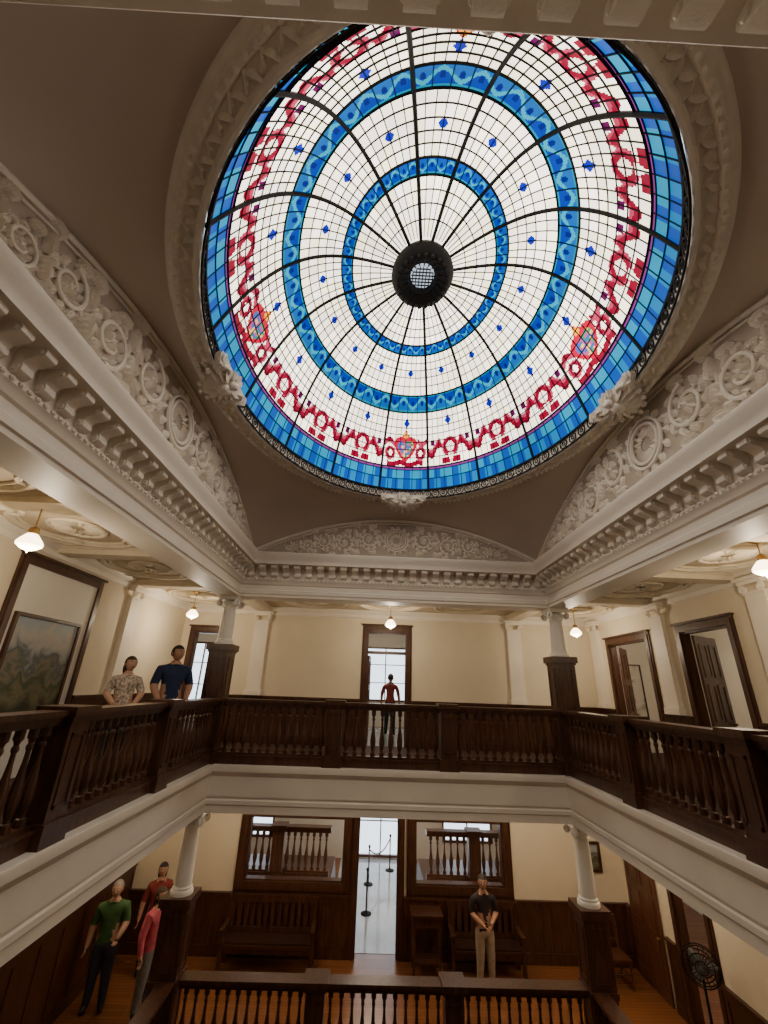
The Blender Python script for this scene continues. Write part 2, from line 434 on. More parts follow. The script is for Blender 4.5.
for k in range(20):
    a=2*pi*k/20; mb.tube([(XD+.2*cos(a),YD+.235*sin(a),zt-.11),(XD+.32*cos(a),YD+.38*sin(a),zt-.175)],.012,4)
mb.obj('hub_ring',['black'],dome)
mb=MB(); mb.lathe([(.001,-.03),(.10,-.025),(.16,-.01),(.18,.03)],XD,YD,zt-.06,24,0,1,1.18)
eye=mat('hub_glass',(.2,.25,.3),.2,.5,8,emis=(.6,.7,.8),es=1.1); mb.obj('hub_glass',[eye],dome)
mb=MB()
for k in range(-3,4):
    w=math.sqrt(max(0,.18**2-(k*.05)**2))
    mb.tube([(XD-w,YD+k*.055,zt-.10),(XD+w,YD+k*.055,zt-.10)],.010,4); mb.tube([(XD+k*.05,YD-w*1.15,zt-.10),(XD+k*.05,YD+w*1.15,zt-.10)],.010,4)
mb.obj('hub_cames',['lead'],dome)
# plaster ring
mb=MB()
mb.oval([(.02,ZD+.1),(.0,ZD-.19),(.015,ZD-.22),(.04,ZD-.225),(.055,ZD-.20),(.07,ZD-.16),(.17,ZD-.165),(.185,ZD-.19),(.20,ZD-.21),(.23,ZD-.21),(.25,ZD-.18),(.27,ZD-.18),(.30,ZD-.17),(.33,ZD-.11),(.34,ZD-.05)],XD,YD,RX,RY,160)
def rmap(s,t,d):
    th=s/3.0
    return (XD+(RX+t)*cos(th),YD+(RY+t)*sin(th),ZD-.16-d)
tot=2*pi*3.0; n=110
for k in range(n):
    s=tot*k/n
    leaf(mb,rmap,s,.09,.5,.15,.03,.05,.9); leaf(mb,rmap,s+.08,.155,-.6,.14,.03,.05,-.9)
    mb.ell(rmap(s+.05,.12,.02),(.022,.022,.022),6,0,rings=4)
for k in range(190):
    s=tot*k/190; mb.ell(rmap(s,.215,.06),(.032,.032,.026),6,0,rings=4)
mb.obj('trim_dome_ring',['orn'],smooth=50)
def shell(th):
    mb=MB()
    off=-.06 if abs(cos(th))>.5 else .02
    cx,cy=XD+(RX+off)*cos(th),YD+(RY+off)*sin(th)
    ox,oy=cos(th),sin(th); tx,ty=-oy,ox
    G=1.08
    def mp(s,t,d): return (cx+G*(tx*s+ox*t*.8),cy+G*(ty*s+oy*t*.8),ZD-.22-G*(d*.9+(t-.1)*.30))
    for k in range(11):
        a=pi/2+(k-5)*.34
        leaf(mb,mp,0,-.05,a,.40-.02*abs(k-5),.07,.14,curl=.06*(k-5),base=.02)
        mb.ell(mp((.40-.02*abs(k-5))*cos(a),-.05+(.40-.02*abs(k-5))*sin(a),.07),(.04,.04,.04),6,0,rings=4)
    for k in range(5):
        a=-pi/2+(k-2)*.5
        acan(mb,mp,0,0,a,.22,.14,.13)
    for sg in (-1,1):
        mb.tube([mp(sg*(.26+.12*(1-j/14)*cos(j*.55)),-.08+.12*(1-j/14)*sin(j*.55),.08) for j in range(14)],.034,6)
        acan(mb,mp,sg*.2,-.04,pi/2-sg*1.5,.30,.2,.10,curl=-sg*.8)
    mb.ell(mp(0,.02,.13),(.10,.10,.08),10,0,rings=6)
    mb.ell(mp(0,-.12,.13),(.07,.07,.06),8,0,rings=5)
    mb.obj('trim_shell_ornament',['orn'],smooth=50)
for t in (0,pi/2,pi,-pi/2): shell(t)
# ------------------------------------------------------------ columns
def column(x,y,z0,ztop):
    e=empty('column',(x,y,z0)); mb=MB(); w=.21; hp=2.15
    mb.box(-w-.05,w+.05,-w-.05,w+.05,0,.18); mb.box(-w-.03,w+.03,-w-.03,w+.03,.18,.24)
    mb.box(-w,w,-w,w,.24,hp-.16)
    mb.box(-w-.02,w+.02,-w-.02,w+.02,1.02,1.10)
    for sx,sy in ((1,0),(-1,0),(0,1),(0,-1)):
        for (za,zb) in ((.34,.95),(1.18,hp-.24)):
            for q in (-1,1):
                a,b=q*.13-.015,q*.13+.015
                if sx: mb.box(min(sx*w,sx*(w+.012)),max(sx*w,sx*(w+.012)),a,b,za,zb)
                else: mb.box(a,b,min(sy*w,sy*(w+.012)),max(sy*w,sy*(w+.012)),za,zb)
            for z in (za,zb-.03):
                if sx: mb.box(min(sx*w,sx*(w+.012)),max(sx*w,sx*(w+.012)),-.13,.13,z,z+.03)
                else: mb.box(-.13,.13,min(sy*w,sy*(w+.012)),max(sy*w,sy*(w+.012)),z,z+.03)
    mb.box(-w-.02,w+.02,-w-.02,w+.02,hp-.16,hp-.12); mb.box(-w-.05,w+.05,-w-.05,w+.05,hp-.12,hp)
    mb.obj('pier',['wood'],e,smooth=0)
    H=ztop-z0; mb=MB()
    mb.lathe([(.19,hp),(.19,hp+.04),(.18,hp+.06),(.16,hp+.075),(.165,hp+.10),(.145,hp+.12),(.145,hp+.2),(.142,hp+.4),(.125,H-.27),(.13,H-.26),(.14,H-.24),(.13,H-.22),(.13,H-.2),(.17,H-.13),(.18,H-.11),(.16,H-.1)],0,0,0,24)
    mb.box(-.2,.2,-.2,.2,H-.08,H-.04); mb.box(-.22,.22,-.22,.22,H-.04,H-.004)
    for sx in (-1,1):
        for sy in (-1,1):
            for ax in (0,1):
                pts=[];rr=[]
                for j in range(14):
                    a=pi/2-j*.62; r=.075*(1-j/15)
                    if ax: pts.append((sx*.165+sx*r*cos(a)*1.0,sy*.165,H-.155+r*sin(a)))
                    else: pts.append((sx*.165,sy*.165+sy*r*cos(a),H-.155+r*sin(a)))
                    rr.append(.024)
                mb.tube(pts,rr,6)
    mb.obj('shaft_and_capital',['white'],e)
for y in (YF+.22,YN-.22):
    for x in (X0-.22,X1+.22):
        column(x,y,0,3.15); column(x,y,ZG,-.76)
# ------------------------------------------------------------ balustrades
BP=[(.035,0),(.045,.0),(.045,.06),(.03,.07),(.026,.09),(.04,.13),(.052,.20),(.054,.26),(.045,.33),(.03,.42),(.022,.50),(.020,.58),(.03,.60),(.03,.62),(.02,.64),(.03,.67),(.042,.68),(.042,.76),(.03,.76)]
def balustrade(name,axis,fix,a0,a1,z0,posts,H=1.13,sgn=1,sp=.165,m='wood'):
    mb=MB()
    def bx(t0,t1,w0,w1,za,zb):
        if axis=='x': mb.box(t0,t1,fix+w0,fix+w1,z0+za,z0+zb)
        else: mb.box(fix+w0,fix+w1,t0,t1,z0+za,z0+zb)
    bx(a0,a1,-.09,.09,0.006,.13); bx(a0,a1,-.105,.105,.13,.16); bx(a0,a1,-.06,.06,.16,.20)
    bx(a0,a1,-.07,.07,H-.13,H-.09); bx(a0,a1,-.10,.10,H-.09,H-.05); bx(a0,a1,-.13,.13,H-.05,H)
    pw=.15
    for p in posts:
        bx(p-pw-.03,p+pw+.03,-pw-.03,pw+.03,.006,.2); bx(p-pw,p+pw,-pw,pw,.2,H-.1)
        for q in (-1,1):
            for (s0,s1) in ((-.10,-.075),(.075,.10)):
                if q>0: bx(p+s0,p+s1,pw,pw+.012,.30,H-.2)
                else: bx(p+s0,p+s1,-pw-.012,-pw,.30,H-.2)
            for zz in (.30,H-.23): 
                if q>0: bx(p-.10,p+.10,pw,pw+.012,zz,zz+.03)
                else: bx(p-.10,p+.10,-pw-.012,-pw,zz,zz+.03)
        bx(p-pw-.02,p+pw+.02,-pw-.02,pw+.02,H-.1,H-.05); bx(p-pw-.05,p+pw+.05,-pw-.05,pw+.05,H-.05,H+.035)
    ends=sorted([a0]+list(posts)+[a1])
    sc=(H-.13-.20)/.76
    for i in range(len(ends)-1):
        s=ends[i]+(.16 if ends[i] in posts else .03); t=ends[i+1]-(.16 if ends[i+1] in posts else .03)
        if t-s<.2: continue
        n=int((t-s)/sp)
        for k in range(n):
            q=s+(t-s)*(k+.5)/n
            if axis=='x': mb.lathe([(r,z*sc) for r,z in BP],q,fix,z0+.20,9)
            else: mb.lathe([(r,z*sc) for r,z in BP],fix,q,z0+.20,9)
    return mb.obj(name,[m])
th3=2*HW/3; qy=(YF-YN)/4
for z0 in (0,ZG):
    balustrade('balustrade','x',YF+.13,X0+.045,X1-.045,z0,[X0+th3,X0+2*th3])
    balustrade('balustrade','x',YN-.13,X0+.045,X1-.045,z0,[X0+th3,X0+2*th3])
    for fx in (X0-.13,X1+.13):
        balustrade('balustrade','y',fx,YN+.045,YF-.045,z0,[YN+qy,YN+2*qy,YN+3*qy])
# ------------------------------------------------------------ wainscot, frames, pilasters
def wains(name,axis,c,side,segs,z0,h,m='wood'):
    mb=MB()
    def bx(a,b,d0,d1,za,zb):
        lo,hi=min(c+side*d0,c+side*d1),max(c+side*d0,c+side*d1)
        if axis=='y': mb.box(a,b,lo,hi,za,zb)
        else: mb.box(lo,hi,a,b,za,zb)
    for a,b in segs:
        bx(a,b,0.001,.03,z0,z0+h-.05); bx(a,b,.001,.055,z0,z0+.2); bx(a,b,.001,.075,z0+h-.05,z0+h); bx(a,b,.001,.05,z0+h-.17,z0+h-.05)
        n=max(1,round((b-a)/.6))
        for k in range(n+1):
            p=a+(b-a)*k/n; bx(max(a,p-.06),min(b,p+.06),.03,.048,z0+.2,z0+h-.17)
    return mb.obj(name,[m],smooth=0)
fw=.14
PF0,PF1=6.4,8.2
wains('trim_wainscot_far_upper','y',YB,-1,[(XL,LD[0]-fw),(LD[1]+fw,UD[0]-fw),(UD[1]+fw,XR)],0,1.12)
wains('trim_wainscot_left_upper','x',XL,1,[(YK,PF0-.14),(PF1+.14,YB)],0,1.12)
wains('trim_wainscot_right_upper','x',XR,-1,[(YK,RD2[0]-fw),(RD2[1]+fw,RD1[0]-fw),(RD1[1]+fw,YB)],0,1.12)
wains('trim_wainscot_far_ground','y',YB,-1,[(XL,GD[0]-fw),(GD[1]+fw,XR)],ZG,1.12)
wains('trim_wainscot_left_ground','x',XL,1,[(YK,YB)],ZG,1.6)
wains('trim_wainscot_right_ground','x',XR,-1,[(YK,RG[0]-fw),(RG[1]+fw,10.95),(12.2,YB)],ZG,1.12)
def frame(name,axis,c,side,a0,a1,z0,z1,m='wood',sill=False,w=.14,depth=.2):
    mb=MB()
    def bx(a,b,d0,d1,za,zb):
        lo,hi=min(c+side*d0,c+side*d1),max(c+side*d0,c+side*d1)
        if axis=='y': mb.box(a,b,lo,hi,za,zb)
        else: mb.box(lo,hi,a,b,za,zb)
    for o,(p,q) in ((0,(0,.035)),(.04,(.035,.055))):
        bx(a0-w+o,a0+.0,p,q,z0-(w-o if sill else 0),z1+w-o); bx(a1,a1+w-o,p,q,z0-(w-o if sill else 0),z1+w-o)
        bx(a0,a1,p,q,z1,z1+w-o)
        if sill: bx(a0,a1,p,q,z0-w+o,z0)
    bx(a0-w-.03,a1+w+.03,0,.08,z1+w,z1+w+.04)
    if depth>0:
        bx(a0,a0+.03,-depth,0,z0,z1); bx(a1-.03,a1,-depth,0,z0,z1); bx(a0+.03,a1-.03,-depth,0,z1-.03,z1)
        if sill: bx(a0+.03,a1-.03,-depth,0,z0,z0+.03)
    return mb.obj(name,[m],smooth=0)
frame('door_1','y',YB,-1,*UD); frame('door_2','y',YB,-1,*LD)
frame('door_3','x',XR,-1,*RD1,depth=.15); frame('door_4','x',XR,-1,*RD2,depth=.15)
frame('door_5','y',YB,-1,*GD); frame('door_6','x',XR,-1,*RG,depth=.15)
frame('window_7','y',YB,-1,*GW1,sill=True,w=.2); frame('window_8','y',YB,-1,*GW2,sill=True,w=.2)
mb=MB(); mb.box(UD[0]+.03,UD[1]-.03,YB+.02,YB+.10,2.28,2.36); mb.box(UD[0]+.03,UD[1]-.03,YB+.04,YB+.08,2.82,2.87); mb.obj('trim_transom_bar',['wood'],smooth=0)
def leafdoor(name,x,y,z0,w,h,rz,m='woodr'):
    e=empty(name,(x,y,z0),rz); mb=MB(); t=.045
    mb.box(0,w,-t/2,t/2,.01,h)
    for (za,zb) in ((.2,.9),(1.05,h-.9),(h-.78,h-.15)):
        for (xa,xb) in ((.1,w/2-.05),(w/2+.05,w-.1)):
            for sg in (-1,1):
                y0,y1=(t/2,t/2+.012) if sg>0 else (-t/2-.012,-t/2)
                mb.box(xa,xb,y0,y1,za,za+.03); mb.box(xa,xb,y0,y1,zb-.03,zb); mb.box(xa,xa+.03,y0,y1,za,zb); mb.box(xb-.03,xb,y0,y1,za,zb)
    mb.obj('panel',[m],e,smooth=0)
    mb=MB(); mb.ell((w-.08,-.06,1.0),(.03,.03,.03),8,0,rings=6); mb.ell((w-.08,.06,1.0),(.03,.03,.03),8,0,rings=6); mb.tube([(w-.08,-.06,1),(w-.08,.06,1)],.012,6); mb.obj('knob',['brass'],e)
leafdoor('open_door',XR+.19,11.32,0,.85,2.6,.85)
leafdoor('open_door',XR+.19,8.57,0,.85,2.6,.5)
leafdoor('closed_door',XR-.045,12.15,ZG,1.1,2.5,-pi/2)
leafdoor('open_door',UD[0]+.05,YB+.25,0,.5,2.25,pi/2-.1)
def pil(axis,a,c,side,z0,z1):
    mb=MB()
    def bx(w,d,za,zb):
        lo,hi=min(c,c+side*d),max(c,c+side*d)
        if axis=='y': mb.box(a-w,a+w,lo,hi,za,zb)
        else: mb.box(lo,hi,a-w,a+w,za,zb)
    bx(.19,.10,z0,z1-.28); bx(.23,.14,z0,z0+.12); bx(.21,.12,z1-.28,z1-.24); bx(.23,.15,z1-.12,z1-.06); bx(.27,.19,z1-.06,z1-.005)
    for sg in (-1,1):
        pts=[]
        for j in range(14):
            an=pi/2-j*.62; r=.075*(1-j/15)
            p=(a+sg*(.16+r*cos(an))); z=z1-.19+r*sin(an)
            pts.append((p,c+side*.12,z) if axis=='y' else (c+side*.12,p,z))
        mb.tube(pts,.028,6)
    mb.obj('pilaster',['trim'])
for x in (X0-.22,X1+.22): pil('y',x,YB,-1,1.125,ZU-.14)
for yy in (YF+.3,YC,YN): pil('x',yy,XL,1,1.125,ZU-.14)
pil('x',9.18,XR,-1,1.125,ZU-.14); pil('x',11.95,XR,-1,1.125,ZU-.14); pil('x',6.6,XR,-1,1.125,ZU-.14)
mb=MB()
mb.rect([(0,ZU-.22),(-.03,ZU-.2),(-.05,ZU-.12),(-.12,ZU-.06),(-.14,ZU),],XL,XR,YK,YB)
mb.obj('trim_crown_upper',['trim'])
mb=MB()
mb.rect([(0,ZL-.2),(-.03,ZL-.18),(-.05,ZL-.1),(-.12,ZL-.05),(-.14,ZL),],XL,XR,YK,YB)
mb.obj('trim_crown_ground',['trim'])
mb=MB()
for x in (X0-.22,X1+.22):
    mb.box(x-.17,x+.17,YF+.5,YB,ZU-.14,ZU-.003); mb.box(x-.2,x+.2,YF+.5,YB,ZU-.06,ZU-.003)
for y in (YF+.22,YC+2.2,YC,YC-2.2,YN-.2):
    for a,b in ((XL,X0-.5),(X1+.5,XR)):
        mb.box(a,b,y-.15,y+.15,ZU-.14,ZU-.003); mb.box(a,b,y-.18,y+.18,ZU-.06,ZU-.003)
mb.obj('trim_ceiling_beams',['corrorn'],smooth=0)
mb=MB()
def rosette(cx,cy,rx,ry):
    z=ZU-.015
    for s,r in ((1,.05),(.86,.022),(.45,.03)):
        mb.tube([(cx+rx*s*cos(2*pi*k/40),cy+ry*s*sin(2*pi*k/40),z) for k in range(40)],r,6,closed=True)
    for k in range(16):
        a=2*pi*k/16; mp=lambda s,t,d:(cx+s,cy+t,ZU-.005-d)
        leaf(mb,mp,rx*.12*cos(a),ry*.12*sin(a),math.atan2(ry*sin(a),rx*cos(a)),.35*min(rx,ry),.05,.04)
        leaf(mb,mp,rx*.93*cos(a),ry*.93*sin(a),math.atan2(ry*sin(a),rx*cos(a))+1.2,.2,.04,.05,.6)
def corner_scroll(cx,cy,sx,sy):
    pts=[(cx+sx*(.32-.32*(1-j/18)*cos(j*.4)),cy+sy*(.32-.3*(1-j/18)*sin(j*.4)),ZU-.015) for j in range(18)]
    mb.tube(pts,.03,6)
lx=(XL+X0-.5)/2; rx_=(X1+.5+XR)/2
for cy in (YC+3.3,YC+1.1,YC-1.1,YC-3.3):
    for cx in (lx,rx_):
        rosette(cx,cy,.78,.85)
        for sx in(-1,1):
            for sy in (-1,1): corner_scroll(cx-sx*.85,cy-sy*.92,sx,sy)
for cx in (-1.5,XC,2.4): rosette(cx,(YF+.5+YB)/2,.8,.95)
rosette(lx,11,.8,.95); rosette(rx_,11,.8,.95)
mb.obj('trim_ceiling_relief',['corrorn'],smooth=50)
# ------------------------------------------------------------ lamps
def pl(x,y,z,e,col=(1,.82,.60),r=.09,parent=None):
    l=bpy.data.lights.new('light','POINT'); l.energy=e; l.color=col; l.shadow_soft_size=r
    o=bpy.data.objects.new('light',l); COL.objects.link(o); o.location=(x,y,z)
    if parent: o.parent=parent
def pendant(x,y,z,zc,e=45):
    em=empty('pendant_lamp',(x,y,zc)); L=zc-z
    mb=MB(); mb.lathe([(.02,0),(.09,-.005),(.1,-.02),(.06,-.05),(.02,-.07)],0,0,0,16)
    mb.tube([(0,0,-.05),(0,0,-L+.2)],.009,6)
    mb.lathe([(.02,-L+.22),(.05,-L+.2),(.06,-L+.15),(.05,-L+.13)],0,0,0,16); mb.obj('stem',['brass'],em)
    mb=MB(); mb.lathe([(r*.8,zz-L) for r,zz in ((.05,.14),(.08,.12),(.14,.06),(.17,.02),(.165,-.01),(.12,-.04),(.07,-.06),(.02,-.07),(.005,-.10))],0,0,0,20); mb.obj('shade',['lamp'],em)
    pl(0,0,-L-.2,e,r=.04,parent=em)
pendant(-4.1,4.9,2.86,ZU,46); pendant(-4.35,10.5,2.88,ZU,50); pendant(.45,10.9,2.88,ZU,48); pendant(5.05,10.7,2.82,ZU,48); pendant(5.1,5.25,3.02,ZU,46)
def flush(x,y,zc,e):
    em=empty('unseen_ceiling_lamp',(x,y,zc)); mb=MB(); mb.lathe([(.16,0),(.17,-.03),(.14,-.04)],0,0,0,18); mb.obj('rim',['brass'],em)
    mb=MB(); mb.lathe([(.14,-.04),(.13,-.09),(.08,-.13),(.01,-.145)],0,0,0,18); mb.obj('bowl',['lamp'],em); pl(0,0,-.26,e,r=.06,parent=em)
for (x,y,e) in ((-1.6,11,46),(2.4,11,46),(5.2,10,38),(-4.2,10.3,18),(-4.2,5,12),(5.1,5,24)): flush(x,y,ZL,e)
flush(0.4,15,ZU,45); flush(-6,15,ZU,60); flush(7.6,9.5,ZU,75); flush(.4,15.5,ZL,70); flush(-3,14.4,ZL,12); flush(3.5,14.4,ZL,12); flush(7.6,9.8,ZL,50)  # added lamps, out of view, to brighten the back and side rooms
# ------------------------------------------------------------ back-room stair landings, furniture
for (a,b) in ((-3.6,-.8),(1.6,4.2)):
    mb=MB(); mb.box(a,b,13.4,15.2,ZG+.002,-3.15); 
    for k in range(4): mb.box(a,b,15.2+.28*k,15.48+.28*k,ZG+.002,-3.15-.2*(k+1))
    mb.obj('stair_landing',['wood'],smooth=0)
    balustrade('stair_balustrade','x',13.55,a+.05,b-.05,-3.15,[(a+b)/2],m='woodr')
def bench(x,y,z,w,rz=0):
    e=empty('wooden_bench',(x,y,z),rz); mb=MB(); h=w/2
    mb.box(-h,h,-.28,.2,.42,.47)
    for s in (-1,1):
        mb.box(s*h-.035,s*h+.035,-.28,-.21,0.001,.7); mb.box(s*h-.035,s*h+.035,.15,.22,0.001,1.15); mb.box(s*h-.045,s*h+.045,-.32,.2,.68,.73)
    mb.box(-h,h,.17,.205,1.02,1.15); mb.box(-h,h,.17,.205,.52,.6); mb.box(-h,h,-.25,-.22,.32,.42)
    n=int(w/.14)
    for k in range(n): p=-h+w*(k+.5)/n; mb.box(p-.045,p+.045,.178,.195,.6,1.02)
    mb.obj('frame',['wood'],e,smooth=0)
    mb=MB(); mb.box(-h+.05,h-.05,-.26,.16,.47,.51); mb.obj('cushion',['leather'],e,smooth=0)
bench(-1.95,12.0,ZG,1.9); bench(2.75,12.0,ZG,1.5)
def table(x,y,z):
    e=empty('side_table',(x,y,z)); mb=MB()
    mb.box(-.35,.35,-.25,.25,.98,1.02); mb.box(-.31,.31,-.21,.21,.80,.98)
    for sx in(-1,1):
        for sy in (-1,1): mb.lathe([(.02,0.001),(.03,.1),(.02,.2),(.035,.5),(.025,.80)],sx*.28,sy*.18,0,8)
    mb.box(-.28,.28,-.18,.18,.2,.23); mb.obj('frame',['wood'],e)
table(1.45,12.0,ZG)
def chair(x,y,z,rz):
    e=empty('wooden_chair',(x,y,z),rz); mb=MB()
    mb.box(-.24,.24,-.24,.24,.44,.49)
    for sx in(-1,1):
        mb.tube([(sx*.21,-.21,.001),(sx*.2,-.2,.45)],[.02,.026],8)
        mb.tube([(sx*.2,.24,.001),(sx*.2,.21,.45),(sx*.2,.27,1.05)],[.022,.024,.02],8)
        mb.tube([(sx*.2,-.2,.2),(sx*.2,.22,.2)],.012,6)
    mb.box(-.2,.2,.245,.275,.92,1.04); mb.box(-.2,.2,.22,.24,.6,.65)
    for k in range(5): mb.tube([(-.14+.07*k,.228,.63),(-.14+.07*k,.258,.93)],.01,6)
    mb.tube([(-.2,-.2,.25),(.2,-.2,.25)],.012,6); mb.obj('frame',['woodr'],e)
chair(5.45,11.75,ZG,0)
def fan(x,y,z,rz):
    e=empty('standing_fan',(x,y,z),rz); mb=MB()
    mb.lathe([(.22,0.001),(.22,.03),(.05,.05),(.02,.06)],0,0,0,20); mb.tube([(0,0,.04),(0,0,1.35)],.022,8)
    Z=1.45; mb.ell((0,.06,Z),(.08,.13,.08),10,0)
    for r,yy in ((.27,-.02),(.27,-.10),(.18,-.13),(.09,-.145),(.18,.02)):
        mb.tube([(r*cos(2*pi*k/28),yy,Z+r*sin(2*pi*k/28)) for k in range(28)],.010,4,closed=True)
    for k in range(20):
        a=2*pi*k/20; c,s=cos(a),sin(a); mb.tube([(.04*c,-.15,Z+.04*s),(.18*c,-.13,Z+.18*s),(.27*c,-.10,Z+.27*s),(.27*c,-.02,Z+.27*s),(.18*c,.02,Z+.18*s),(.06*c,.03,Z+.06*s)],.005,4)
    mb.obj('body_and_guard',['black'],e); mb=MB()
    for k in range(3):
        mp=lambda s,t,d:(s,-.06-d,Z+t)
        leaf(mb,mp,0,0,k*2.094,.24,.09,.03,.3)
    mb.obj('blades',['grey'],e)
fan(5.75,9.3,ZG,-.5)
def stanchion(pts,z):
    e=empty('rope_barrier',(0,0,z)); mb=MB()
    for x,y in pts: mb.lathe([(.14,0.001),(.14,.02),(.03,.04),(.02,.06),(.02,.9),(.04,.93),(.03,.97),(.005,.99)],x,y,.006,14)
    mb.obj('posts',['black'],e); mb=MB()
    for i in range(len(pts)-1):
        (xa,ya),(xb,yb)=pts[i],pts[i+1]
        mb.tube([(xa+(xb-xa)*k/12,ya+(yb-ya)*k/12,.88-.25*(1-(k/6-1)**2)) for k in range(13)],.018,6)
    mb.obj('rope',['leather'],e)
stanchion([(.15,14.4),(.2,16.2),(.9,17.3)],ZG)
def paint(kind):
    m,nt,b=nodes('painting_'+kind); tc=nt.nodes.new('ShaderNodeTexCoord'); n=nt.nodes.new('ShaderNodeTexNoise'); n.inputs['Scale'].default_value=3.2; n.inputs['Detail'].default_value=8; n.inputs['Distortion'].default_value=.6
    nt.links.new(tc.outputs['Object'],n.inputs['Vector']); r=nt.nodes.new('ShaderNodeValToRGB'); cr=r.color_ramp
    cols=[(.3,(.4,.38,.32)),(.45,(.75,.72,.65)),(.6,(.8,.78,.72)),(.7,(.35,.3,.3))]
    cr.elements[0].position=cols[0][0]; cr.elements[0].color=(*cols[0][1],1); cr.elements[1].position=cols[-1][0]; cr.elements[1].color=(*cols[-1][1],1)
    for p,c in cols[1:-1]: q=cr.elements.new(p); q.color=(*c,1)
    if kind=='landscape':
        g=nt.nodes.new('ShaderNodeSeparateXYZ'); nt.links.new(tc.outputs['Generated'],g.inputs[0])
        ad=nt.nodes.new('ShaderNodeMath'); ad.operation='MULTIPLY_ADD'; nt.links.new(n.outputs['Fac'],ad.inputs[0]); ad.inputs[1].default_value=.9; nt.links.new(g.outputs['Z'],ad.inputs[2])
        sb=nt.nodes.new('ShaderNodeMath'); sb.operation='SUBTRACT'; nt.links.new(ad.outputs[0],sb.inputs[0]); sb.inputs[1].default_value=.45
        while len(cr.elements)>2: cr.elements.remove(cr.elements[1])
        cr.elements[0].position=0; cr.elements[0].color=(.05,.05,.035,1); cr.elements[1].position=1; cr.elements[1].color=(.32,.40,.46,1)
        for p,c in ((.2,(.18,.17,.10)),(.33,(.06,.08,.05)),(.45,(.22,.20,.14)),(.55,(.08,.11,.12)),(.68,(.36,.38,.38)),(.82,(.45,.44,.40))): q=cr.elements.new(p); q.color=(*c,1)
        nt.links.new(sb.outputs[0],r.inputs[0])
    else: nt.links.new(n.outputs['Fac'],r.inputs[0])
    nt.links.new(r.outputs[0],b.inputs['Base Color']); b.inputs['Roughness'].default_value=.35; return m
PL=paint('landscape'); PP=paint('poster')
def picture(name,axis,c,side,a0,a1,z0,z1,pm,w=.09):
    e=empty(name); 
    def mk(nm,bs,m):
        mb=MB()
        for a,b,d0,d1,za,zb in bs:
            lo,hi=min(c+side*d0,c+side*d1),max(c+side*d0,c+side*d1)
            if axis=='y': mb.box(a,b,lo,hi,za,zb)
            else: mb.box(lo,hi,a,b,za,zb)
        mb.obj(nm,[m],e,smooth=0)
    mk('canvas',[(a0+w,a1-w,.005,.03,z0+w,z1-w)],pm)
    mk('frame',[(a0,a1,.005,.06,z0,z0+w),(a0,a1,.005,.06,z1-w,z1),(a0,a0+w,.005,.06,z0+w,z1-w),(a1-w,a1,.005,.06,z0+w,z1-w)],'wood')
wall('trim_panel_left','x',XL+.001,XL+.02,PF0,PF1,0,3.0,m='white')
frame('door_7','x',XL+.001,1,PF0,PF1,0,3.0,depth=0)
picture('landscape_painting','x',XL+.02,1,PF0+.08,PF1-.22,.85,2.3,PL,.05)
picture('framed_picture','y',YB,-1,5.15,5.7,-2.45,-1.85,PL,.06)
wall('wall_side_room','y',13.2,13.3,XR+.15,XE1,0,ZU,m='white')
picture('wall_poster','y',13.2,-1,7.3,8.0,.7,2.3,PP,.03)
picture('wall_poster','x',9.45,-1,8.3,9.6,.9,2.1,PP,.03)
picture('framed_picture','y',YE,-1,-2.6,-1.2,.9,2.1,PL,.06)
